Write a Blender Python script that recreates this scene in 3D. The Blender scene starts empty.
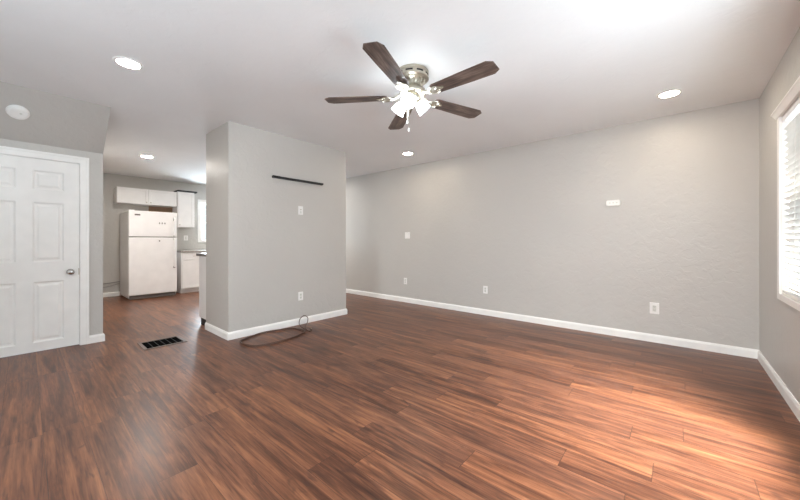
import bpy, bmesh, math, random
from mathutils import Vector, Matrix
PI = math.pi
C = bpy.context.scene.collection
S = bpy.context.scene
H = 2.5            # ceiling height
HC = 1.13          # camera height
XR, YB, XF, XL = 0.59, 4.59, -8.75, -4.92   # window wall, long wall, kitchen wall, door wall

# ------------------------------------------------------------ camera, world, light
cam = bpy.data.objects.new('camera', bpy.data.cameras.new('camera'))
C.objects.link(cam)
cam.location = (0, 0, HC)
cam.rotation_euler = (PI/2, 0, math.radians(40.73))
cam.data.lens = 322.9/800*36
cam.data.sensor_width = 36
cam.data.shift_y = -9/800
cam.data.clip_start = 0.02
S.camera = cam
S.view_settings.view_transform = 'Standard'
S.view_settings.look = 'None'
S.view_settings.gamma = 1
S.view_settings.use_curve_mapping = False
S.view_settings.exposure = 1.33
S.cycles.max_bounces = 10
S.cycles.diffuse_bounces = 7
S.cycles.glossy_bounces = 4
S.cycles.sample_clamp_indirect = 6

w = bpy.data.worlds.new('world'); S.world = w; w.use_nodes = True
wn = w.node_tree.nodes; wl = w.node_tree.links
bg = wn['Background']
bg.inputs['Color'].default_value = (0.80, 0.91, 1.0, 1)
WORLD = 0.5
bg.inputs['Strength'].default_value = WORLD

def area(name, loc, rot, sx, sy, power, col=(1, 1, 1)):
    l = bpy.data.lights.new(name, 'AREA'); l.shape = 'RECTANGLE'; l.size = sx; l.size_y = sy
    l.energy = power; l.color = col
    o = bpy.data.objects.new(name, l); C.objects.link(o); o.location = loc; o.rotation_euler = rot
    return o
DAY = (0.74, 0.89, 1.0)
P_WALL_FILL, P_FLOOR_FILL, P_SIDE, P_KIT = 31, 175, 66, 75
P_FRONT, P_BLIND = 35, 8
LAMP_W, LAMP2_W, SHADE_W = 50, 270, 7.5      # emission of recessed lamps, kitchen lamps, fan shades
LAMP_C = (1.0, 0.86, 0.68, 1)
# daylight lamps outside the windows; those at added, unseen windows brighten the room
area('added_wall_fill', (XR+0.50, 1.86, 1.05), (0, PI/2-math.radians(6), math.radians(6)), 1.5, 1.5, P_WALL_FILL, DAY)  # added lamp at an unseen window, lifting the walls and ceiling
area('added_floor_fill', (XR+0.55, 1.95, 2.85), (0, math.radians(34), math.radians(-50)), 1.0, 1.1, P_FLOOR_FILL, (1.0, .96, .90)).data.spread = math.radians(90)  # added lamp aimed to throw the bright patch on the right floor
area('added_ceiling_fill', (XR+0.45, -1.55, .75), (0, PI/2+math.radians(55), 0), 1.2, 1.9, P_SIDE, DAY).data.spread = math.radians(110)  # added lamp out of view, washing the ceiling from the side
area('added_front_fill', (-.75, -3.45, 1.75), (PI/2-math.radians(15), 0, 0), 1.7, 1.3, P_FRONT, (.94, .97, 1.0)).data.spread = math.radians(100)  # added lamp behind the camera, brightening the long wall and right floor
area('daylight_blind', (XR+1.1, 3.6, 1.3), (0, PI/2+math.radians(12), 0), 1.6, 1.6, P_BLIND, DAY)
area('daylight_kitchen', (XF-0.35, 3.05, 1.4), (0, -PI/2-math.radians(35), 0), 1.1, 0.9, P_KIT, DAY)

# ------------------------------------------------------------ helpers
def tag(o, label=None, cat=None, group=None, kind=None):
    if label: o['label'] = label
    if cat: o['category'] = cat
    if group: o['group'] = group
    if kind: o['kind'] = kind
    return o
def thing(name, label, cat, loc=(0, 0, 0), rz=0, group=None):
    o = bpy.data.objects.new(name, None); C.objects.link(o)
    o.empty_display_size = 0.05
    o.location = loc; o.rotation_euler = (0, 0, rz)
    return tag(o, label, cat, group)
def obj(name, bm, m, parent=None, bevel=0.0, smooth=False, seg=2):
    bmesh.ops.recalc_face_normals(bm, faces=bm.faces)
    me = bpy.data.meshes.new(name); bm.to_mesh(me); bm.free()
    ms = m if isinstance(m, (list, tuple)) else [m]
    for x in ms: me.materials.append(x)
    if smooth:
        for p in me.polygons: p.use_smooth = True
    o = bpy.data.objects.new(name, me); C.objects.link(o)
    if parent: o.parent = parent
    if bevel:
        b = o.modifiers.new('bevel', 'BEVEL'); b.width = bevel; b.segments = seg
        b.limit_method = 'ANGLE'; b.angle_limit = math.radians(40)
    if smooth:
        e = o.modifiers.new('split', 'EDGE_SPLIT'); e.split_angle = math.radians(40)
    return o
def struct(name, bm, m, parent=None, **k):
    o = obj(name, bm, m, parent, **k)
    if not parent: o['kind'] = 'structure'
    return o
def box(bm, x0, x1, y0, y1, z0, z1, mat=0):
    v = [bm.verts.new((x, y, z)) for z in (z0, z1) for y in (y0, y1) for x in (x0, x1)]
    for f in ((0, 2, 3, 1), (4, 5, 7, 6), (0, 1, 5, 4), (1, 3, 7, 5), (3, 2, 6, 7), (2, 0, 4, 6)):
        bm.faces.new([v[i] for i in f]).material_index = mat
    return v
def B(*a, **k):
    bm = bmesh.new(); box(bm, *a, **k); return bm
def prism(bm, pts, axis, a, b, mat=0):
    """pts: list of 2D; extruded along axis from a to b. axis 'x': pts=(y,z); 'y': (x,z); 'z': (x,y)"""
    def P(p, t): return {'x': (t, p[0], p[1]), 'y': (p[0], t, p[1]), 'z': (p[0], p[1], t)}[axis]
    A = [bm.verts.new(P(p, a)) for p in pts]; Z = [bm.verts.new(P(p, b)) for p in pts]
    n = len(pts)
    fs = [bm.faces.new(A), bm.faces.new(Z)]
    for i in range(n): fs.append(bm.faces.new((A[i], A[(i+1) % n], Z[(i+1) % n], Z[i])))
    for f in fs: f.material_index = mat
def lathe(bm, prof, n=32, M=None, mat=0, close=True):
    """prof: (r,z) pairs round the z axis, transformed by M"""
    M = M or Matrix()
    rings = []
    for r, z in prof:
        if r < 1e-6: rings.append([bm.verts.new(M @ Vector((0, 0, z)))])
        else: rings.append([bm.verts.new(M @ Vector((r*math.cos(2*PI*i/n), r*math.sin(2*PI*i/n), z))) for i in range(n)])
    for a, b in zip(rings, rings[1:]):
        for i in range(n):
            j = (i+1) % n
            if len(a) == 1 and len(b) == 1: continue
            if len(a) == 1: f = bm.faces.new((a[0], b[i], b[j]))
            elif len(b) == 1: f = bm.faces.new((a[i], a[j], b[0]))
            else: f = bm.faces.new((a[i], a[j], b[j], b[i]))
            f.material_index = mat
def tube(bm, pts, r, n=8, closed=False):
    pts = [Vector(p) for p in pts]; rings = []
    N = len(pts); up = Vector((0, 0, 1)); prev = None
    for i, p in enumerate(pts):
        if closed: t = (pts[(i+1) % N]-pts[i-1])
        else: t = pts[min(i+1, N-1)]-pts[max(i-1, 0)]
        t.normalize()
        if prev is None:
            a = t.cross(up)
            if a.length < 0.1: a = t.cross(Vector((1, 0, 0)))
        else: a = prev-t*prev.dot(t)
        a.normalize(); prev = a.copy(); b = t.cross(a)
        rr = r[i] if isinstance(r, (list, tuple)) else r
        rings.append([bm.verts.new(p+rr*(math.cos(2*PI*k/n)*a+math.sin(2*PI*k/n)*b)) for k in range(n)])
    for i in range(N if closed else N-1):
        a, b = rings[i], rings[(i+1) % N]
        for k in range(n): bm.faces.new((a[k], a[(k+1) % n], b[(k+1) % n], b[k]))
    if not closed: bm.faces.new(rings[0]); bm.faces.new(rings[-1])
def smooth_path(P, k=8, closed=False):
    P = [Vector(p) for p in P]; out = []; n = len(P)
    for i in range(n if closed else n-1):
        if closed: a, b, c, d = P[i-1], P[i], P[(i+1) % n], P[(i+2) % n]
        else: a, b, c, d = P[max(i-1, 0)], P[i], P[i+1], P[min(i+2, n-1)]
        for s in range(k):
            t = s/k
            out.append(0.5*((2*b)+(-a+c)*t+(2*a-5*b+4*c-d)*t*t+(-a+3*b-3*c+d)*t**3))
    if not closed: out.append(P[-1])
    return out

# ------------------------------------------------------------ materials
def srgb(r, g, b):
    return tuple(((c/255/12.92) if c/255 <= .04045 else ((c/255+.055)/1.055)**2.4) for c in (r, g, b))+(1,)
class NT:
    def __init__(s, name):
        s.m = bpy.data.materials.new(name); s.m.use_nodes = True
        s.t = s.m.node_tree; s.n = s.t.nodes; s.l = s.t.links
        s.b = s.n['Principled BSDF']
    def new(s, t, **k):
        n = s.n.new(t)
        for a, v in k.items(): setattr(n, a, v)
        return n
    def link(s, a, b): s.l.new(a, b)
    def math(s, op, a, b=None, c=None):
        n = s.n.new('ShaderNodeMath'); n.operation = op
        for i, v in enumerate((a, b, c)):
            if v is None: continue
            if isinstance(v, (int, float)): n.inputs[i].default_value = v
            else: s.l.new(v, n.inputs[i])
        return n.outputs[0]
    def noise(s, vec, scale, detail=3, rough=.5, dist=0):
        n = s.n.new('ShaderNodeTexNoise'); n.inputs['Scale'].default_value = scale
        n.inputs['Detail'].default_value = detail; n.inputs['Roughness'].default_value = rough
        n.inputs['Distortion'].default_value = dist
        s.l.new(vec, n.inputs['Vector']); return n.outputs['Fac']
    def ramp(s, fac, stops, interp='LINEAR'):
        n = s.n.new('ShaderNodeValToRGB'); n.color_ramp.interpolation = interp
        e = n.color_ramp.elements
        while len(e) < len(stops): e.new(0.5)
        for i, (p, c) in enumerate(stops): e[i].position = p; e[i].color = c
        s.l.new(fac, n.inputs['Fac']); return n.outputs['Color']
    def mix(s, f, a, b, mode='MIX'):
        n = s.n.new('ShaderNodeMix'); n.data_type = 'RGBA'; n.blend_type = mode
        for i, v in ((0, f), (6, a), (7, b)):
            if isinstance(v, (int, float, tuple)): n.inputs[i].default_value = v
            else: s.l.new(v, n.inputs[i])
        return n.outputs[2]
    def bump(s, h, strength, dist):
        n = s.n.new('ShaderNodeBump'); n.inputs['Strength'].default_value = strength
        n.inputs['Distance'].default_value = dist
        s.l.new(h, n.inputs['Height']); s.l.new(n.outputs[0], s.b.inputs['Normal'])
    def obco(s):
        return s.n.new('ShaderNodeTexCoord').outputs['Object']
def plain(name, col, rough=.5, metal=0., bump=0., bscale=200, var=0.03):
    t = NT(name); t.b.inputs['Roughness'].default_value = rough; t.b.inputs['Metallic'].default_value = metal
    co = t.obco(); n = t.noise(co, 6, 3)
    a = tuple(max(0, c*(1-var)) for c in col[:3])+(1,); b = tuple(min(1, c*(1+var)) for c in col[:3])+(1,)
    t.link(t.ramp(n, [(.3, a), (.7, b)]), t.b.inputs['Base Color'])
    if bump: t.bump(t.noise(co, bscale, 2), bump, .002)
    return t.m
def plaster(name, col, rough, depth, scale, spec=.5):
    """orange-peel / trowelled texture paint"""
    t = NT(name); co = t.obco()
    t.b.inputs['Specular IOR Level'].default_value = spec
    n = t.noise(co, 1.3, 2)
    a = tuple(c*.975 for c in col[:3])+(1,); b = tuple(min(1, c*1.02) for c in col[:3])+(1,)
    t.link(t.ramp(n, [(.3, a), (.7, b)]), t.b.inputs['Base Color'])
    t.b.inputs['Roughness'].default_value = rough
    k = t.noise(co, scale, 4, .55, .6)
    kn = t.ramp(k, [(.42, (0, 0, 0, 1)), (.56, (1, 1, 1, 1))])
    fine = t.noise(co, scale*5, 2)
    h = t.math('ADD', t.math('MULTIPLY', kn, .75), t.math('MULTIPLY', fine, .35))
    t.bump(h, .55, depth)
    return t.m
M = {}
M['wall'] = plaster('greige_wall_paint', srgb(196, 192, 186), .42, .0018, 13)
M['ceil'] = plaster('white_ceiling_texture', srgb(240, 241, 241), .8, .0016, 14, .2)
M['trim'] = plain('white_trim_paint', srgb(245, 243, 239), .35)
M['door'] = plain('white_door_paint', srgb(243, 241, 237), .4)
M['plate'] = plain('white_plate_plastic', srgb(242, 240, 236), .35)
M['slot'] = plain('grey_slot', srgb(140, 136, 131), .5)
M['insert'] = plain('pale_grey_insert', srgb(214, 214, 206), .4)
M['fridge'] = plain('white_fridge_enamel', srgb(241, 239, 238), .3, bump=.05, bscale=400)
M['cab'] = plain('white_cabinet_paint', srgb(238, 236, 234), .4)
M['black'] = plain('black_paint', srgb(22, 21, 22), .45)
M['dark'] = plain('dark_gap', srgb(38, 33, 32), .7)
M['nickel'] = plain('brushed_nickel', srgb(196, 190, 176), .34, 1.)
M['chrome'] = plain('polished_chrome', srgb(200, 198, 195), .12, 1.)
M['cable'] = plain('brown_cable', srgb(88, 62, 50), .5)
M['register'] = plain('bronze_register_metal', srgb(112, 96, 88), .45, .6)
M['blind'] = plain('white_blind_vinyl', srgb(240, 240, 238), .45)
t = NT('translucent_slat_vinyl'); tl = t.new('ShaderNodeBsdfTranslucent'); tl.inputs[0].default_value = (.85, .87, .85, 1)
mx = t.new('ShaderNodeMixShader'); mx.inputs[0].default_value = .03; t.b.inputs['Base Color'].default_value = srgb(228, 229, 226); t.b.inputs['Roughness'].default_value = .45
t.link(t.b.outputs[0], mx.inputs[1]); t.link(tl.outputs[0], mx.inputs[2]); t.link(mx.outputs[0], t.n['Material Output'].inputs['Surface']); M['slat'] = t.m
M['brownboard'] = plain('bare_brown_board', srgb(150, 122, 98), .7, var=.1)
M['badge'] = plain('grey_badge', srgb(110, 104, 100), .4)
t = NT('speckled_counter'); co = t.obco()
t.link(t.ramp(t.noise(co, 90, 3, .7), [(.35, srgb(110, 102, 96)), (.5, srgb(160, 152, 144)), (.65, srgb(190, 184, 176))]), t.b.inputs['Base Color'])
t.b.inputs['Roughness'].default_value = .3; M['counter'] = t.m
t = NT('dark_counter_edge'); co = t.obco()
t.link(t.ramp(t.noise(co, 90, 3, .7), [(.35, srgb(70, 62, 58)), (.65, srgb(120, 112, 106))]), t.b.inputs['Base Color'])
t.b.inputs['Roughness'].default_value = .3; M['counter_dark'] = t.m
t = NT('window_glass'); t.b.inputs['Transmission Weight'].default_value = 1
t.b.inputs['Roughness'].default_value = 0; t.b.inputs['IOR'].default_value = 1.45
lp = None
# thin architectural glass: mostly transparent with a slight gloss
tr = t.new('ShaderNodeBsdfTransparent'); gl = t.new('ShaderNodeBsdfGlossy'); gl.inputs['Roughness'].default_value = .02
fr = t.new('ShaderNodeLayerWeight'); fr.inputs['Blend'].default_value = .5; mx = t.new('ShaderNodeMixShader')
t.link(t.math('ADD', t.math('MULTIPLY', t.math('POWER', fr.outputs['Facing'], 4), .5), .03), mx.inputs[0]); t.link(tr.outputs[0], mx.inputs[1]); t.link(gl.outputs[0], mx.inputs[2])
t.link(mx.outputs[0], t.n['Material Output'].inputs['Surface']); M['glass'] = t.m
def emis(name, col, s):
    t = NT(name); t.b.inputs['Base Color'].default_value = (.9, .9, .9, 1)
    t.b.inputs['Emission Color'].default_value = col; t.b.inputs['Emission Strength'].default_value = s
    return t.m
M['lamp'] = emis('recessed_lamp_lens', LAMP_C, LAMP_W)
M['lamp2'] = emis('kitchen_lamp_lens', (1, .95, .88, 1), LAMP2_W)
M['shade'] = emis('lit_frosted_glass', (.87, .95, 1, 1), SHADE_W)

def wood_floor():
    t = NT('walnut_laminate_planks'); co = t.obco()
    sp = t.new('ShaderNodeSeparateXYZ'); t.link(co, sp.inputs[0]); x, y = sp.outputs[0], sp.outputs[1]
    W, L = .168, 1.22
    ys = t.math('DIVIDE', t.math('ADD', y, 37.9), W)
    row = t.math('FLOOR', ys); fy = t.math('FRACT', ys)
    wn1 = t.new('ShaderNodeTexWhiteNoise', noise_dimensions='1D'); t.link(row, wn1.inputs['W'])
    xs = t.math('DIVIDE', t.math('ADD', t.math('ADD', x, 30), t.math('MULTIPLY', wn1.outputs['Value'], L)), L)
    col = t.math('FLOOR', xs); fx = t.math('FRACT', xs)
    cb = t.new('ShaderNodeCombineXYZ'); t.link(row, cb.inputs[0]); t.link(col, cb.inputs[1])
    wn2 = t.new('ShaderNodeTexWhiteNoise', noise_dimensions='2D'); t.link(cb.outputs[0], wn2.inputs['Vector'])
    rnd = wn2.outputs['Value']
    def grain(sx, sy, shift, detail, rough, dist, k=1.0):
        c = t.new('ShaderNodeCombineXYZ')
        t.link(t.math('ADD', t.math('MULTIPLY', x, sx), t.math('MULTIPLY', rnd, shift)), c.inputs[0])
        t.link(t.math('MULTIPLY', y, sy), c.inputs[1])
        t.link(t.math('MULTIPLY', rnd, shift*.7), c.inputs[2])
        return t.noise(c.outputs[0], k, detail, rough, dist)
    broad = grain(1.1, 9, 37, 4, .6, .9)
    mid = grain(2.4, 44, 53, 5, .62, .6)
    fine = grain(7, 170, 71, 3, .6, .2)
    v = t.math('ADD', t.math('MULTIPLY', broad, .42), t.math('MULTIPLY', mid, .42))
    v = t.math('ADD', v, t.math('MULTIPLY', fine, .16))
    v = t.math('ADD', v, t.math('MULTIPLY', t.math('SUBTRACT', rnd, .5), .05))
    c = t.ramp(v, [(.34, srgb(50, 31, 25)), (.44, srgb(86, 53, 38)), (.52, srgb(118, 76, 54)), (.63, srgb(154, 103, 72)), (.76, srgb(184, 130, 94))])
    # hue drift between greyer and redder planks
    hue = t.new('ShaderNodeTexWhiteNoise', noise_dimensions='2D')
    c3 = t.new('ShaderNodeCombineXYZ'); t.link(t.math('ADD', row, 7.5), c3.inputs[0]); t.link(col, c3.inputs[1]); t.link(c3.outputs[0], hue.inputs['Vector'])
    c = t.mix(t.math('MULTIPLY', hue.outputs['Value'], .18), c, srgb(112, 84, 74))
    # knots
    c2 = t.new('ShaderNodeCombineXYZ'); t.link(t.math('MULTIPLY', x, 2.2), c2.inputs[0]); t.link(t.math('MULTIPLY', y, 7), c2.inputs[1])
    kn = t.noise(c2.outputs[0], 1.7, 2, .5, 1.5)
    kk = t.ramp(kn, [(.26, (1, 1, 1, 1)), (.36, (0, 0, 0, 1))])
    c = t.mix(t.math('MULTIPLY', kk, .55), c, srgb(62, 42, 38))
    # seams
    sy_ = t.math('LESS_THAN', t.math('MINIMUM', fy, t.math('SUBTRACT', 1, fy)), .008)
    sx_ = t.math('LESS_THAN', t.math('MINIMUM', fx, t.math('SUBTRACT', 1, fx)), .0014)
    seam = t.math('MAXIMUM', sy_, sx_)
    c = t.mix(t.math('MULTIPLY', seam, .6), c, srgb(48, 32, 28))
    t.link(c, t.b.inputs['Base Color'])
    r = t.math('ADD', t.math('MULTIPLY', mid, .18), .25)
    t.link(r, t.b.inputs['Roughness']); t.b.inputs['Specular IOR Level'].default_value = .28
    t.bump(t.math('SUBTRACT', t.math('ADD', t.math('MULTIPLY', mid, .5), t.math('MULTIPLY', fine, .4)), t.math('MULTIPLY', seam, .8)), .35, .0012)
    return t.m
M['floor'] = wood_floor()
def blade_wood():
    t = NT('weathered_walnut_blade'); co = t.obco()
    mp = t.new('ShaderNodeMapping'); mp.inputs['Scale'].default_value = (3, 45, 3); t.link(co, mp.inputs[0])
    g = t.noise(mp.outputs[0], 1, 5, .65, .5)
    mp2 = t.new('ShaderNodeMapping'); mp2.inputs['Scale'].default_value = (6, 14, 3); t.link(co, mp2.inputs[0])
    g2 = t.noise(mp2.outputs[0], 1, 3)
    v = t.math('ADD', t.math('MULTIPLY', g, .65), t.math('MULTIPLY', g2, .35))
    t.link(t.ramp(v, [(.36, srgb(52, 42, 37)), (.5, srgb(92, 76, 68)), (.64, srgb(132, 114, 104))]), t.b.inputs['Base Color'])
    t.b.inputs['Roughness'].default_value = .5
    return t.m
M['blade'] = blade_wood()

# ------------------------------------------------------------ room shell
struct('floor', B(XF-.15, XR+.15, -3.1, YB+.15, -.1, 0), M['floor'])
struct('ceiling', B(XF-.15, XR+.15, -3.1, YB+.15, H, H+.1), M['ceil'])
struct('wall_back', B(XF, XR, YB, YB+.12, 0, H), M['wall'])
W5 = (-2.0, .2, .55, 2.065)  # opening added behind the camera to let light in
bm = bmesh.new()
box(bm, XL, W5[0], -3.0, -2.88, 0, H); box(bm, W5[1], XR, -3.0, -2.88, 0, H)
box(bm, W5[0], W5[1], -3.0, -2.88, 0, W5[2]); box(bm, W5[0], W5[1], -3.0, -2.88, W5[3], H)
struct('wall_front', bm, M['wall'])
# window wall: blind window opening, plus two added out of view for light
W1 = (2.66, 3.705, .735, 2.065); W2 = (1.20, 2.56, .60, 2.065); W4 = (-2.55, -.75, .40, 2.065)
bm = bmesh.new()
ys = [-3.0, W4[0], W4[1], W2[0], W2[1], W1[0], W1[1], YB+.12]
for i in range(7):
    if i in (1, 3, 5):
        wz = {1: W4, 3: W2, 5: W1}[i]
        box(bm, XR, XR+.12, ys[i], ys[i+1], 0, wz[2]); box(bm, XR, XR+.12, ys[i], ys[i+1], wz[3], H)
    else: box(bm, XR, XR+.12, ys[i], ys[i+1], 0, H)
struct('wall_right', bm, M['wall'])
# door wall with the opening for the door and the sloped soffit over it
D0, D1, DZ = -.397, .389, 1.968
YE = .575
bm = bmesh.new()
box(bm, XL-.12, XL, -3.0, D0, 0, 2.113); box(bm, XL-.12, XL, D1, YE, 0, 2.113)
box(bm, XL-.12, XL, D0, D1, DZ, 2.113)
prism(bm, [(XL-.12, 2.113), (XL, 2.113), (XL+.515, H), (XL-.12, H)], 'y', -3.0, YE)
struct('wall_left', bm, M['wall'])
struct('wall_side', B(XF, XL-.12, YE-.12, YE, 0, H), M['wall'])
# kitchen wall with window
KW = (2.775, 3.49, 1.14, 2.06)
bm = bmesh.new()
box(bm, XF-.12, XF, YE-.12, KW[0], 0, H); box(bm, XF-.12, XF, KW[1], YB+.12, 0, H)
box(bm, XF-.12, XF, KW[0], KW[1], 0, KW[2]); box(bm, XF-.12, XF, KW[0], KW[1], KW[3], H)
struct('wall_far', bm, M['wall'])
# free-standing partition
PX0, PX1, PY0, PY1 = -4.59, -3.889, 1.516, 3.237
struct('wall_center', B(PX0, PX1, PY0, PY1, 0, H), M['wall'])

# baseboards: moulded profile, d = out of wall
BBP = [(0, 0), (.015, 0), (.015, .066), (.011, .078), (.006, .087), (0, .087)]
def bb_seg(bm, axis, at, sgn, a, b, miter=(0, 0)):
    """axis 'y': wall plane x=at, board on side sgn, running y a..b; miter adds board depth at the ends"""
    A, Z = [], []
    for d, z in BBP:
        for L_, e, s in ((A, a, -miter[0]), (Z, b, miter[1])):
            q = e+s*d
            L_.append(bm.verts.new((at+sgn*d, q, z) if axis == 'y' else (q, at+sgn*d, z)))
    n = len(BBP); bm.faces.new(A); bm.faces.new(Z)
    for i in range(n): bm.faces.new((A[i], A[(i+1) % n], Z[(i+1) % n], Z[i]))
bm = bmesh.new(); bb_seg(bm, 'x', YB, -1, XF+.61, XR, (0, -1)); struct('baseboard_back', bm, M['trim'])
bm = bmesh.new(); bb_seg(bm, 'y', XR, -1, -2.88, YB, (0, -1)); struct('baseboard_right', bm, M['trim'])
bm = bmesh.new(); bb_seg(bm, 'y', XL, 1, D1+.072, YE, (0, 1)); bb_seg(bm, 'x', YE, 1, XL-.12, XL, (0, 1))
bb_seg(bm, 'y', XL, 1, -2.88, D0-.072, (0, 0)); struct('baseboard_left', bm, M['trim'])
bm = bmesh.new(); bb_seg(bm, 'y', PX1, 1, PY0, PY1, (1, 1)); bb_seg(bm, 'x', PY0, -1, PX0, PX1, (0, 1)); bb_seg(bm, 'x', PY1, 1, PX0, PX1, (0, 1))
struct('baseboard_center', bm, M['trim'])
bm = bmesh.new(); bb_seg(bm, 'y', XF, 1, YE, 2.15); struct('baseboard_far', bm, M['trim'])

# ------------------------------------------------------------ door with six panels
def panel_door(y0, y1, z0, z1, xf, thick, cols, rows):
    """moulded door: frame boxes, recessed field with raised centre panels; front at x=xf"""
    bm = bmesh.new()
    yc = [y0]+[v for c in cols for v in c]+[y1]
    zr = [z0]+[v for r in rows for v in r]+[z1]
    # stiles / rails as one gridded front
    cells = []
    for i in range(len(yc)-1):
        for j in range(len(zr)-1):
            a, b, c, d = yc[i], yc[i+1], zr[j], zr[j+1]
            if i % 2 == 1 and j % 2 == 1: cells.append((a, b, c, d))
            else: box(bm, xf-thick, xf, a, b, c, d)
    for a, b, c, d in cells:
        # sloped moulding in, flat recess, raised panel
        loops = [(0, 0), (.014, -.010), (.026, -.010), (.044, -.002)]
        prev = None
        for ins, dx in loops:
            r = [bm.verts.new((xf+dx, p, q)) for p, q in ((a+ins, c+ins), (b-ins, c+ins), (b-ins, d-ins), (a+ins, d-ins))]
            if prev:
                for k in range(4): bm.faces.new((prev[k], prev[(k+1) % 4], r[(k+1) % 4], r[k]))
            prev = r
        bm.faces.new(prev)
        bm.faces.new([bm.verts.new((xf-thick, p, q)) for p, q in ((a, c), (b, c), (b, d), (a, d))])
    bmesh.ops.remove_doubles(bm, verts=bm.verts, dist=1e-5)
    return bm
dx = XL-.012
door = struct('door_1', panel_door(D0+.004, D1-.004, .008, DZ-.004, dx, .035,
              [(D0+.118, -.060), (.050, D1-.118)], [(.10, .715), (.915, 1.525), (1.655, 1.85)]), M['door'])
bm = bmesh.new()
Rx = Matrix.Translation((dx, .318, .80)) @ Matrix.Rotation(PI/2, 4, 'Y')
lathe(bm, [(0, .0), (.030, .0), (.032, .004), (.028, .009), (.014, .012), (.011, .030), (.020, .036), (.028, .046), (.029, .054), (.024, .062), (.012, .067), (0, .068)], 28, Rx)
o = struct('door_knob', bm, M['chrome'], door, smooth=True); o['label'] = 'polished chrome door knob'
o = struct('latch_plate', B(dx-.02, dx+.0015, D1-.012, D1-.0045, .765, .835), M['nickel'], door); o['label'] = 'metal latch plate'
# casing
def casing(bm, y0, y1, z1, x, wd=.072, th=.016):
    for a, b in ((y0-wd, y0), (y1, y1+wd)):
        box(bm, x, x+th, a, b, 0, z1+wd)
        box(bm, x+th, x+th+.005, a+(.0 if a < y0 else wd-.024), b-(wd-.024 if a < y0 else 0), 0, z1+wd-.024)
    box(bm, x, x+th, y0, y1, z1, z1+wd); box(bm, x+th, x+th+.005, y0-wd, y1+wd, z1+wd-.024, z1+wd)
    # jamb lining
    box(bm, x-.12, x, y0-.0005, y0+.003, 0, z1); box(bm, x-.12, x, y1-.003, y1+.0005, 0, z1); box(bm, x-.12, x, y0, y1, z1-.003, z1+.0005)
bm = bmesh.new(); casing(bm, D0, D1, DZ, XL)
struct('trim_1', bm, M['trim'], bevel=.003)

# ------------------------------------------------------------ windows
def window(name, y0, y1, z0, z1, xw, sgn, sill=True, grid=False, cw=.058):
    """xw: room face of wall; sgn: +1 if outside is +x"""
    bm = bmesh.new()
    def bx(d0, d1, a, b, c, d):
        xs_ = sorted((xw+sgn*d0, xw+sgn*d1)); box(bm, xs_[0], xs_[1], a, b, c, d)
    # frame in the depth of the wall
    f = .035
    for a, b, c, d in ((y0, y0+f, z0, z1), (y1-f, y1, z0, z1), (y0+f, y1-f, z0, z0+f), (y0+f, y1-f, z1-f, z1)): bx(.055, .115, a, b, c, d)
    zm = (z0+z1)/2
    bx(.06, .105, y0+f, y1-f, zm-.02, zm+.02)
    if grid:
        ym = (y0+y1)/2; bx(.075, .09, ym-.01, ym+.01, z0+f, z1-f)
        for k in (1, 2): bx(.075, .09, y0+f, y1-f, zm+(z1-zm)*k/3-.008, zm+(z1-zm)*k/3+.008)
    else:
        ym = (y0+y1)/2; bx(.06, .105, ym-.02, ym+.02, z0+f, z1-f)
    # casing on the room side
    for a, b, c, d in ((y0-cw, y0, z0-.045, z1+cw), (y1, y1+cw, z0-.045, z1+cw), (y0, y1, z1, z1+cw), (y0, y1, z0-.045, z0)): bx(-.015, 0, a, b, c, d)
    # reveal lining
    for a, b, c, d in ((y0, y0+.004, z0, z1), (y1-.004, y1, z0, z1), (y0, y1, z0, z0+.004), (y0, y1, z1-.004, z1)): bx(0, .055, a, b, c, d)
    o = struct(name, bm, M['trim'], bevel=.002)
    g = bmesh.new(); xs_ = sorted((xw+sgn*.080, xw+sgn*.084)); box(g, xs_[0], xs_[1], y0+f, y1-f, z0+f, z1-f)
    struct('glass_pane', g, M['glass'], o)
    return o
window('window_1', *W1, XR, 1, cw=.058)
window('added_window_2', *W2, XR, 1)  # unseen window added beside the blind for extra daylight
window('added_window_4', *W4, XR, 1)  # unseen window added near the camera for side fill
window('window_3', *KW, XF, -1, grid=True, cw=.07)
# the added front window, built like the others and turned to face along y
o = window('added_window_5', -W5[1], -W5[0], W5[2], W5[3], 2.88, 1)  # unseen, put in behind the camera as a way in for light
o.rotation_euler = (0, 0, -PI/2)

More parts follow.
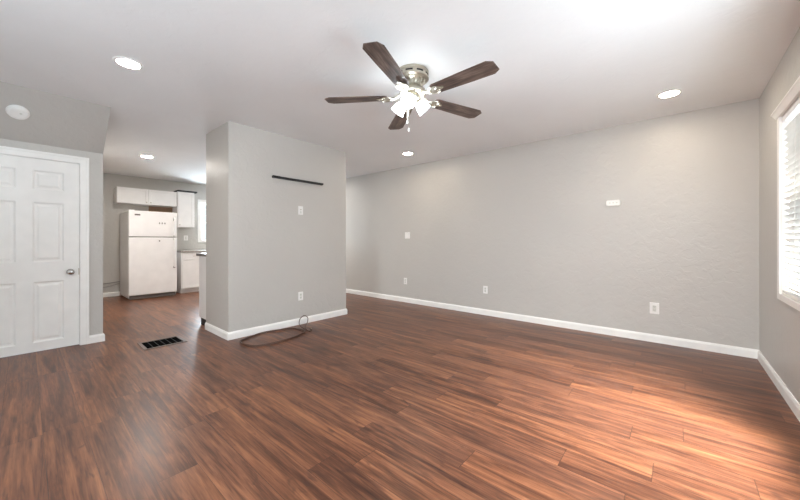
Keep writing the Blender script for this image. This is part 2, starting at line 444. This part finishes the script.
def blind(name, y0, y1, z0, z1, x, label, tilt=-46, moulding=True):
    t = thing(name, label, 'blind', (x, (y0+y1)/2, z0))
    ox, oy, oz = x, (y0+y1)/2, z0
    L = (y1-y0)/2-.006; Ht = z1-z0
    obj('headrail', B(-.012, .03, -L, L, Ht-.045, Ht-.006), M['blind'], t, bevel=.003)
    bm = bmesh.new(); n = int((Ht-.09)/.043); ca, sa = math.cos(math.radians(tilt)), math.sin(math.radians(tilt))
    for i in range(n):
        zc = .045+i*.043
        # slightly crowned slat: 5 points across
        top, bot = [], []
        for k in range(5):
            u = (k/4-.5)*.048; c = .003*(1-(2*k/4-1)**2)
            px, pz = u*ca-c*sa, u*sa+c*ca
            for Lst, dd in ((top, .0012), (bot, -.0012)):
                Lst.append((px-dd*sa, zc+pz+dd*ca))
        prism(bm, [(a+.010, b) for a, b in top]+[(a+.010, b) for a, b in reversed(bot)], 'y', -L, L)
    obj('slats', bm, M['slat'], t)
    obj('bottom_rail', B(-.012, .03, -L, L, .006, .022), M['blind'], t, bevel=.003)
    for k in range(4):
        yy = -L+.12+k*(2*L-.24)/3
        bm = bmesh.new()
        for dx_ in (-.018, .036): tube(bm, [(dx_, yy, .02), (dx_, yy, Ht-.03)], .001, 5)
        obj('ladder_cord', bm, M['blind'], t)
    bm = bmesh.new(); tube(bm, [(-.02, -L+.06, Ht-.05), (-.022, -L+.06, Ht-.60)], .004, 8); obj('tilt_wand', bm, M['blind'], t, smooth=True)
    if moulding:
        bm = bmesh.new(); xf = XR-ox
        prism(bm, [(xf-.015, Ht+.002), (xf-.020, Ht+.002), (xf-.040, Ht+.030), (xf-.046, Ht+.034), (xf-.046, Ht+.046), (xf-.015, Ht+.046)], 'y', -(y1-y0)/2-.075, (y1-y0)/2+.075)
        o = obj('valance', bm, M['trim'], t); o['label'] = 'protruding white valance moulding over the slats'
    return t
blind('window_blind', W1[0]+.006, W1[1]-.006, W1[2]+.005, W1[3]-.005, XR+.012, 'white horizontal slat blind half closed in the window on the right wall')

# ------------------------------------------------------------ recessed ceiling lights
def downlight(x, y, label, lens='lamp'):
    t = thing('recessed_light', label, 'ceiling light', (x, y, H), 0, 'recessed ceiling lights')
    bm = bmesh.new(); lathe(bm, [(.070, -.001), (.072, -.006), (.084, -.007), (.092, -.004), (.094, 0)], 40)
    obj('trim_ring', bm, M['trim'], t, smooth=True)
    bm = bmesh.new(); lathe(bm, [(0, -.0045), (.071, -.0045), (.071, -.0005), (0, -.0005)], 40)
    obj('lamp_lens', bm, M[lens], t)
downlight(-3.207, .52, 'round recessed ceiling light nearest the smoke detector and white door')
downlight(-.063, .52, 'round recessed ceiling light straight above the viewer by the added near windows')
downlight(-.063, 3.91, 'round recessed ceiling light near the corner of the window wall')
downlight(-6.52, 1.29, 'round recessed ceiling light over the kitchen in front of the refrigerator', 'lamp2')
downlight(-3.20, 3.91, 'round recessed ceiling light beyond the fan, close to the long grey wall')

downlight(-6.52, 3.55, 'added round ceiling lamp, unseen behind the partition, brightening the kitchen', 'lamp2')  # extra lamp added out of view to brighten the kitchen

# ------------------------------------------------------------ ceiling fan
FX, FY = -1.632, 2.052
fan = thing('ceiling_fan', 'flush mounted nickel ceiling fan with five dark wood blades and three lit glass shades', 'ceiling fan', (FX, FY, H))
bm = bmesh.new()
lathe(bm, [(0, 0), (.126, 0), (.130, -.006), (.130, -.022), (.126, -.026), (.126, -.048), (.131, -.052), (.131, -.062), (.122, -.070), (.104, -.076)], 48)
o = obj('canopy', bm, M['nickel'], fan, smooth=True)
for k in range(9):
    bm = bmesh.new()
    m = Matrix.Rotation(2*PI*(k+.4)/9, 4, 'Z')
    for q in range(6):          # each slot follows the round band
        a0, a1 = math.radians(-13+q*26/6), math.radians(-13+(q+1)*26/6)
        prism(bm, [tuple((m @ Vector((rr*math.cos(a), rr*math.sin(a), 0))).to_2d()) for rr, a in ((.1250, a0), (.1270, a0), (.1270, a1), (.1250, a1))], 'z', -.044, -.031)
    bmesh.ops.remove_doubles(bm, verts=bm.verts, dist=1e-5)
    obj('vent_slot', bm, M['dark'], o)
bm = bmesh.new()
lathe(bm, [(.104, -.076), (.088, -.088), (.076, -.106), (.072, -.124), (.082, -.142), (.100, -.154), (.106, -.164), (.104, -.178), (.085, -.188), (.0, -.189)], 48)
motor = obj('motor_housing', bm, M['nickel'], fan, smooth=True)
bm = bmesh.new()
for k in range(20):
    a = 2*PI*k/20; m = Matrix.Rotation(a, 4, 'Z')
    path = [(.103, 0, -.078), (.091, 0, -.090), (.080, 0, -.107), (.077, 0, -.124), (.087, 0, -.142), (.101, 0, -.153)]
    tube(bm, [m @ Vector(p) for p in smooth_path(path, 4)], .0055, 6)
obj('housing_ribs', bm, M['nickel'], motor, smooth=True)
ZB = -.203   # blade plane below ceiling
PITCH = math.radians(-7)
FLEX = {0: 0, 1: .5, 2: 1.5, 3: 0, 4: -3}   # the blades do not hang quite level
for k in range(5):
    a = math.radians(72*k-.7)
    bm = bmesh.new()
    out = [(.205, -.050), (.225, -.062), (.50, -.073), (.675, -.077), (.718, -.048), (.718, .048), (.675, .077), (.50, .073), (.225, .062), (.205, .050)]
    prism(bm, out, 'z', -.0035, .0035)
    b = obj('blade', bm, M['blade'], fan, bevel=.002)
    b.matrix_local = Matrix.Translation((0, 0, ZB)) @ Matrix.Rotation(a, 4, 'Z') @ Matrix.Rotation(math.radians(FLEX[k]), 4, 'Y') @ Matrix.Rotation(PITCH, 4, 'X')
    # ornate blade iron: arm plus scrolled plate under the blade root
    bm = bmesh.new()
    tube(bm, smooth_path([(.085, 0, .022), (.12, 0, .010), (.15, 0, -.004), (.185, 0, -.009)], 5), [.013]*16, 8)
    pl = [(.165, -.012), (.19, -.030), (.215, -.040), (.245, -.038), (.262, -.022), (.290, -.010), (.298, 0), (.290, .010), (.262, .022), (.245, .038), (.215, .040), (.19, .030), (.165, .012)]
    prism(bm, pl, 'z', -.0105, -.0045)
    for sy in (-1, 1):
        tube(bm, smooth_path([(.15, sy*.006, -.010), (.175, sy*.030, -.011), (.21, sy*.046, -.011), (.245, sy*.040, -.011), (.25, sy*.018, -.011), (.23, sy*.010, -.011)], 5), .0045, 6)
        lathe(bm, [(0, -.015), (.005, -.014), (.006, -.0105)], 10, Matrix.Translation((.235, sy*.024, 0)))
    lathe(bm, [(0, -.015), (.005, -.014), (.006, -.0105)], 10, Matrix.Translation((.275, 0, 0)))
    ir = obj('blade_bracket', bm, M['nickel'], fan, smooth=True)
    ir.matrix_local = Matrix.Translation((0, 0, ZB)) @ Matrix.Rotation(a, 4, 'Z') @ Matrix.Rotation(PITCH*.6, 4, 'X')
bm = bmesh.new()
lathe(bm, [(.0, -.188), (.052, -.188), (.056, -.194), (.056, -.212), (.048, -.224), (.025, -.232), (.012, -.236), (.010, -.244), (0, -.247)], 36)
kit = obj('light_fitter', bm, M['nickel'], fan, smooth=True)
SA = [-57, 63, 183]
for k, ad in enumerate(SA):
    a = math.radians(ad)
    Mx = Matrix.Translation((-.015, -.012, 0)) @ Matrix.Rotation(a, 4, 'Z') @ Matrix.Translation((.040, 0, -.205)) @ Matrix.Rotation(math.radians(180-47), 4, 'Y')
    bm = bmesh.new(); lathe(bm, [(.0, 0), (.016, 0), (.018, .01), (.018, .03), (.030, .036), (.030, .046), (0, .046)], 24, Mx)
    obj('lamp_holder', bm, M['nickel'], kit, smooth=True)
    bm = bmesh.new()
    lathe(bm, [(.026, .047), (.030, .052), (.040, .066), (.047, .085), (.052, .110), (.058, .130), (.055, .130), (.049, .110), (.044, .086), (.037, .068), (.024, .054)], 32, Mx)
    o = obj('glass_shade', bm, M['shade'], kit, smooth=True)
    bm = bmesh.new(); lathe(bm, [(0, .047), (.012, .050), (.020, .075), (.026, .098), (.020, .118), (0, .126)], 20, Mx)
    obj('bulb', bm, M['shade'], kit, smooth=True)
for (dx_, dy_, ln) in ((-.005, -.045, .24), (-.040, -.020, .16)):
    bm = bmesh.new(); tube(bm, [(dx_, dy_, -.225), (dx_, dy_, -.225-ln)], .0014, 6)
    pc = obj('pull_chain', bm, M['nickel'], kit)
    bm = bmesh.new(); lathe(bm, [(0, -0.223-ln), (.005, -0.227-ln), (.007, -0.240-ln), (.006, -0.255-ln), (0, -0.260-ln)], 12, Matrix.Translation((dx_, dy_, 0)))
    obj('chain_fob', bm, M['plate'], kit, smooth=True)

# ------------------------------------------------------------ smoke detector on the sloped soffit
nrm = Vector((.387, 0, -.515)).normalized()
fwd = Vector((-.6525, .7578)); rgt = Vector((.7578, .6525))
dirv = fwd+rgt*((18.0-400)/322.9); dz = (241-111.5)/322.9
# ray (0,0,HC)+t*(dirv,dz) meets soffit plane through (XL, *, 2.113)
p0 = Vector((XL, 0, 2.113)); rd = Vector((dirv.x, dirv.y, dz)); ro = Vector((0, 0, HC))
tt = (p0-ro).dot(nrm)/rd.dot(nrm); hit = ro+rd*tt
q = nrm.to_track_quat('Z', 'Y')
sd = thing('smoke_detector', 'round white smoke detector on the sloped soffit above the door', 'smoke detector', hit)
sd.rotation_euler = q.to_euler()
bm = bmesh.new(); lathe(bm, [(0, .0), (.072, .0), (.074, .004), (.074, .014), (.070, .017), (.070, .020), (.066, .032), (.056, .038), (.030, .040), (0, .040)], 40)
obj('body', bm, M['plate'], sd, smooth=True)
bm = bmesh.new(); lathe(bm, [(0, .0402), (.009, .0402), (.009, .0425), (0, .043)], 16, Matrix.Translation((.018, .012, 0))); obj('test_button', bm, M['insert'], sd, smooth=True)
bm = bmesh.new()
for k in range(8):
    a = 2*PI*k/8; v = box(bm, .045, .056, -.008, .008, .0375, .0395)
    for z_ in v: z_.co = Matrix.Rotation(a, 4, 'Z') @ z_.co
obj('vent_slots', bm, M['plate'], sd)

# ------------------------------------------------------------ wall plates
def plate(name, label, cat, loc, rz, wd=.072, ht=.116, kind='outlet', gang=1, group=None):
    """local: plate faces -y, back at y=0"""
    t = thing(name, label, cat, loc, rz, group)
    obj('cover_plate', B(-wd/2, wd/2, -.006, 0, -ht/2, ht/2), M['plate'], t, bevel=.003)
    if kind == 'outlet':
        for s in (-1, 1):
            bm = bmesh.new(); prism(bm, [(-.014, -.012), (-.009, -.0155), (.009, -.0155), (.014, -.012), (.014, .012), (.009, .0155), (-.009, .0155), (-.014, .012)], 'y', -.0085, -.006)
            bmesh.ops.translate(bm, verts=bm.verts, vec=(0, 0, s*.0195))
            r = obj('receptacle', bm, M['insert'], t)
            bm = bmesh.new()
            for sx in (-.006, .006): box(bm, sx-.0011, sx+.0011, -.0092, -.0085, s*.0195-.001, s*.0195+.008)
            box(bm, -.002, .002, -.0092, -.0085, s*.0195-.009, s*.0195-.005)
            obj('socket_slots', bm, M['slot'], r)
        bm = bmesh.new(); lathe(bm, [(0, .0072), (.003, .007), (.003, .006)], 10, Matrix.Rotation(PI/2, 4, 'X')); obj('screw', bm, M['nickel'], t)
    elif kind == 'decora':
        o = obj('receptacle', B(-.017, .017, -.009, -.006, -.034, .034), M['insert'], t, bevel=.001); o['label'] = 'grey rectangular receptacle'
        for s in (-1, 1):
            bm = bmesh.new()
            for sx in (-.006, .006): box(bm, sx-.0011, sx+.0011, -.0096, -.009, s*.019-.002, s*.019+.007)
            box(bm, -.002, .002, -.0096, -.009, s*.019-.010, s*.019-.006)
            obj('socket_slots', bm, M['slot'], o)
    elif kind == 'switch':
        for g in range(gang):
            gx = (g-(gang-1)/2)*.046
            o = obj('switch_slot', B(gx-.006, gx+.006, -.0075, -.006, -.013, .013), M['insert'], t)
            bm = bmesh.new(); prism(bm, [(-.0075, -.005), (-.0075, .005), (-.019, .010), (-.019, .004)], 'x', gx-.004, gx+.004); obj('toggle', bm, M['plate'], o)
    elif kind == 'cable':
        bm = bmesh.new(); lathe(bm, [(.009, .006), (.009, .009), (.0055, .010), (.0055, .018), (.002, .018)], 16, Matrix.Translation((0, 0, .012)) @ Matrix.Rotation(PI/2, 4, 'X')); obj('coax_jack', bm, M['nickel'], t, smooth=True)
        obj('receptacle', B(-.011, .011, -.008, -.006, -.040, -.010), M['insert'], t)
    return t
rF = PI/2   # faces +x
g_ = 'wall plates'
plate('wall_outlet', 'white duplex outlet low on the partition wall above the coiled cable', 'outlet', (PX1, 2.444, .382), rF, group='electrical wall plates')
plate('cable_wall_plate', 'white wall plate on the partition wall under the black shelf', 'wall plate', (PX1, 2.444, 1.545), rF, kind='cable', group='electrical wall plates')
plate('wall_outlet', 'white duplex outlet on the long grey wall, straight below the switch plate', 'outlet', (-3.818, YB, .39), 0, group='electrical wall plates')
plate('wall_outlet', 'white duplex outlet on the long grey wall, middle of its three', 'outlet', (-2.229, YB, .385), 0, group='electrical wall plates')
plate('wall_outlet', 'white rectangular outlet with grey insert nearest the window corner', 'outlet', (-.20, YB, .378), 0, .084, .126, 'decora', group='electrical wall plates')
plate('light_switch', 'white double toggle switch plate at mid height on the long grey wall', 'switch', (-3.77, YB, 1.232), 0, .116, .116, 'switch', 2, group='electrical wall plates')
plate('wall_outlet', 'small white outlet on the kitchen wall above the counter', 'outlet', (XF, 2.46, 1.20), rF, .085, .116, group='electrical wall plates')

# rounded sensor box high on the long wall
t = thing('thermostat', 'small rounded white thermostat box mounted high on the long grey wall', 'thermostat', (-.585, YB, 1.583))
bm = bmesh.new()
pts = []
for cx, cz, a0 in ((.052, .016, 0), (-.052, .016, 90), (-.052, -.016, 180), (.052, -.016, 270)):
    for k in range(6):
        a = math.radians(a0+k*18); pts.append((cx+.019*math.cos(a), cz+.019*math.sin(a)))
prism(bm, pts, 'y', -.034, 0)
obj('body', bm, M['plate'], t, bevel=.008, seg=3)
for k in range(3): obj('button', B(-.042+k*.035, -.024+k*.035, -.0355, -.0335, -.007, .007), M['insert'], t, bevel=.001)

# black ledge on the partition
t = thing('floating_shelf', 'narrow black floating ledge shelf on the partition wall', 'shelf', (PX1, 2.408, 1.942))
obj('ledge', B(0, .05, -.366, .366, -.012, .012), M['black'], t, bevel=.002)
obj('mounting_rail', B(0, .018, -.366, -.27, .012, .021), M['black'], t, bevel=.002)
for s in (-1, 1): obj('end_cap', B(0, .052, s*.370-.004, s*.370+.004, -.014, .014), M['black'], t, bevel=.002)

# ------------------------------------------------------------ floor register
M['duct_shade'] = plain('painted_duct_shade', (0.006, 0.006, 0.006, 1), 1); M['duct_shade'].node_tree.nodes['Principled BSDF'].inputs['Specular IOR Level'].default_value = 0
t = thing('floor_register', 'rectangular bronze floor vent register with black slots set in the floor', 'floor vent', (-4.34, .997, 0))
bm = bmesh.new()
a, b = .170, .193
for q_ in ((-a, -a+.026, -b, b), (a-.026, a, -b, b), (-a+.026, a-.026, -b, -b+.03), (-a+.026, a-.026, b-.03, b)): box(bm, *q_, .0005, .007)
obj('frame', bm, M['register'], t, bevel=.002)
obj('opening', B(-a+.02, a-.02, -b+.02, b-.02, .0005, .002), M['duct_shade'], t)  # black plate painted as the darkness inside the duct
for k in range(5):
    yy = -b+.03+(k+1)*(2*b-.06)/6
    obj('louvre', B(-a+.024, a-.024, yy-.002, yy+.002, .002, .004), M['dark'], t)

# ------------------------------------------------------------ coiled cable at the partition
def fp(px, py, z=.006):
    d = (HC-z)*322.9/(py-241); v = fwd*d+rgt*(d*(px-400)/322.9); return Vector((max(v.x, PX1+.024), v.y, z))
bm = bmesh.new()
loop = [fp(*p) for p in ((305, 332.6), (294.5, 337), (279.5, 342.3), (260, 346), (249.5, 346), (241.5, 343.4), (242.5, 340.5), (250, 337), (262, 333.5), (280, 330), (293, 328.6), (303.5, 331.4))]
up = [(-3.60, 2.32, .010), (-3.72, 2.34, .02), (-3.82, 2.38, .04), (-3.855, 2.42, .085), (-3.85, 2.475, .118), (-3.845, 2.525, .085), (-3.79, 2.49, .04), (-3.66, 2.37, .02), (-3.53, 2.31, .010)]
tail = [(-3.47, 2.31, .010), (-3.50, 2.36, .008), (-3.56, 2.375, .008)]
tube(bm, smooth_path(loop+[Vector(p) for p in up+tail], 8), .0052, 8)
o = obj('coaxial_cable', bm, M['cable'], smooth=True)
tag(o, 'thin brown cable lying in a long loop on the floor by the partition baseboard', 'cable')
l2 = [p+Vector((.012*math.sin(i*2.1), .010*math.cos(i*1.7), .009)) for i, p in enumerate(loop)]
bm = bmesh.new(); tube(bm, smooth_path(l2, 8), .0045, 8); obj('second_turn', bm, M['cable'], o, smooth=True)
bm = bmesh.new(); lathe(bm, [(0, 0), (.006, 0), (.007, .012), (.004, .020), (0, .021)], 12, Matrix.Translation((-3.56, 2.38, .010)) @ Matrix.Rotation(-PI/2, 4, 'X')); obj('cable_connector', bm, M['nickel'], o)

# ------------------------------------------------------------ kitchen
def shaker(bm, x, y0, y1, z0, z1, th=.019, st=.055):
    box(bm, x, x+th*.6, y0, y1, z0, z1)
    for q_ in ((y0, y0+st, z0, z1), (y1-st, y1, z0, z1), (y0+st, y1-st, z0, z0+st), (y0+st, y1-st, z1-st, z1)): box(bm, x+th*.6, x+th, *q_)
def knob(parent, x, y, z):
    bm = bmesh.new(); lathe(bm, [(0, 0), (.005, 0), (.005, .012), (.012, .018), (.012, .024), (0, .027)], 14, Matrix.Translation((x, y, z)) @ Matrix.Rotation(PI/2, 4, 'Y'))
    obj('cabinet_knob', bm, M['nickel'], parent, smooth=True)

# refrigerator
f = thing('refrigerator', 'white top-freezer refrigerator standing against the kitchen wall', 'refrigerator', (-8.21, 1.667, 0))
fy = .390
obj('body', B(-.50, .27, -fy, fy, .03, 1.70), M['fridge'], f, bevel=.008)
obj('kick_grille', B(.20, .315, -fy+.02, fy-.02, .012, .075), M['badge'], f)
for s in (-1, 1):
    for xx in (-.44, .24):
        bm = bmesh.new(); lathe(bm, [(0, 0), (.02, 0), (.02, .012), (.012, .014), (.012, .035), (0, .035)], 12, Matrix.Translation((xx, s*(fy-.06), 0))); obj('foot', bm, M['dark'], f)
fd = obj('freezer_door', B(.275, .345, -fy, fy, 1.215, 1.712), M['fridge'], f, bevel=.012, seg=3)
rd_ = obj('fresh_food_door', B(.275, .345, -fy, fy, .085, 1.200), M['fridge'], f, bevel=.012, seg=3)
obj('door_gasket', B(.268, .300, -fy+.012, fy-.012, 1.198, 1.217), M['slot'], f)
obj('hinge_cover', B(.20, .335, -fy+.01, -fy+.09, 1.700, 1.728), M['fridge'], f, bevel=.008)
def fhandle(parent, z0, z1, darkend):
    bm = bmesh.new()
    P = smooth_path([(.345, .335, z0), (.372, .335, z0+.012), (.385, .335, z0+.05), (.385, .335, z1-.05), (.372, .335, z1-.012), (.345, .335, z1)], 5)
    tube(bm, P, .017, 10); h = obj('door_handle', bm, M['fridge'], parent, smooth=True)
    obj('handle_mount', B(.344, .383, .321, .349, darkend-.018, darkend+.018), M['badge'], h, bevel=.004)
fhandle(fd, 1.235, 1.60, 1.56); fhandle(rd_, .60, 1.175, .60)
o = obj('badge', B(.344, .348, -.30, -.215, 1.622, 1.650), M['badge'], fd); o['label'] = 'small grey maker plate'
for k, yy in enumerate((.09, .135, .18)):
    o = obj('magnet', B(.344, .349, yy-.008, yy+.008, 1.47, 1.50), M['badge'], fd)
obj('magnet', B(.344, .349, .08, .10, 1.12, 1.145), M['badge'], rd_)

# wall cabinet over the refrigerator
c = thing('wall_cabinet', 'low white two-door wall cabinet above the refrigerator', 'cabinet', (XF, 1.69, 1.893), 0, 'kitchen wall cabinets')
obj('body', B(0, .32, -.504, .502, 0, .320), M['cab'], c, bevel=.002)
for s in (-1, 1):
    bm = bmesh.new(); y0, y1 = sorted((s*.003, s*.50)); shaker(bm, .321, y0, y1, .004, .316, st=.045)
    d = obj('door', bm, M['cab'], c, bevel=.0015); knob(d, .34, s*.035, .04)
# taller cabinet right of it
c = thing('wall_cabinet', 'tall narrow white wall cabinet to the right of the refrigerator', 'cabinet', (XF, 2.376, 1.441), 0, 'kitchen wall cabinets')
obj('body', B(0, .32, -.168, .168, 0, .79), M['cab'], c, bevel=.002)
bm = bmesh.new(); shaker(bm, .321, -.158, .158, .004, .786, st=.05); d = obj('door', bm, M['cab'], c, bevel=.0015); knob(d, .34, -.13, .05)
o = obj('shelf_board', B(XF+.02, XF+.33, 2.215, 2.60, 2.234, 2.268), M['black'], bevel=.003)
tag(o, 'flat black board lying on top of the tall narrow cabinet', 'board')
o = obj('backing_board', B(XF, XF+.008, 1.76, 2.19, 1.30, 1.889), M['brownboard'])
tag(o, 'bare brown board on the wall between the refrigerator and its cabinet', 'board')
# base cabinets along the kitchen wall
def base(y0, y1, label, hinge=1):
    c = thing('base_cabinet', label, 'cabinet', (XF, (y0+y1)/2, 0), 0, 'kitchen base cabinets'); hw = (y1-y0)/2-.002
    obj('body', B(.002, .66, -hw, hw, .09, .88), M['cab'], c)
    obj('toe_kick', B(.002, .61, -hw, hw, 0, .09), M['cab'], c)
    bm = bmesh.new(); shaker(bm, .661, -hw+.02, hw-.02, .72, .865, st=.03); d = obj('drawer', bm, M['cab'], c, bevel=.0015)
    bm = bmesh.new(); tube(bm, smooth_path([(.678, -.06, .80), (.705, -.05, .80), (.705, .05, .80), (.678, .06, .80)], 5), .005, 8); obj('drawer_pull', bm, M['nickel'], d, smooth=True)
    bm = bmesh.new(); shaker(bm, .661, -hw+.02, hw-.02, .105, .705); d = obj('door', bm, M['cab'], c, bevel=.0015); knob(d, .68, hinge*(hw-.05), .66)
base(2.19, 2.76, 'white base cabinet with drawer beside the refrigerator under the counter')
base(2.76, 3.36, 'white base cabinet below the kitchen window, hidden behind the partition')
base(3.36, 3.96, 'white base cabinet in the kitchen corner, hidden behind the partition')
o = obj('countertop', B(XF, XF+.70, 2.175, YB-.02, .882, .918), M['counter'], bevel=.004); tag(o, 'speckled grey countertop running along the kitchen wall', 'countertop')

# peninsula cabinet behind the partition
c = thing('peninsula_cabinet', 'pale cabinet end with a dark toe kick just behind the partition', 'cabinet', (-4.785, 2.4, 0))
obj('body', B(-.195, .190, -.84, .84, .09, .925), M['cab'], c)
obj('toe_kick', B(-.125, .190, -.84, .84, 0, .09), M['dark'], c)
for k in range(3):
    bm = bmesh.new(); shaker(bm, 0, -.82+k*.55, -.28+k*.55, .11, .91); bmesh.ops.scale(bm, verts=bm.verts, vec=(-1, 1, 1)); bmesh.ops.translate(bm, verts=bm.verts, vec=(-.196, 0, 0))
    obj('door', bm, M['cab'], c)
o = obj('countertop', B(-5.01, -4.592, 1.53, 3.27, .927, .962), M['counter_dark'], bevel=.004); tag(o, 'dark edged countertop on the cabinet behind the partition', 'countertop')

# thin pipe on the kitchen wall left of the refrigerator
bm = bmesh.new(); tube(bm, smooth_path([(XF+.012, .60, .24), (XF+.012, .9, .26), (XF+.014, 1.10, .275), (XF+.014, 1.3, .30)], 6), .006, 8)
o = obj('water_line', bm, M['slot'], smooth=True); tag(o, 'thin dark water line low on the kitchen wall left of the refrigerator', 'pipe')
bm = bmesh.new(); tube(bm, smooth_path([(XF+.012, .60, .17), (XF+.012, .9, .18), (XF+.014, 1.10, .21), (XF+.014, 1.3, .26)], 6), .004, 8)
o = obj('power_cord', bm, M['slot'], smooth=True); tag(o, 'thin cord along the kitchen wall below the water line', 'cord')
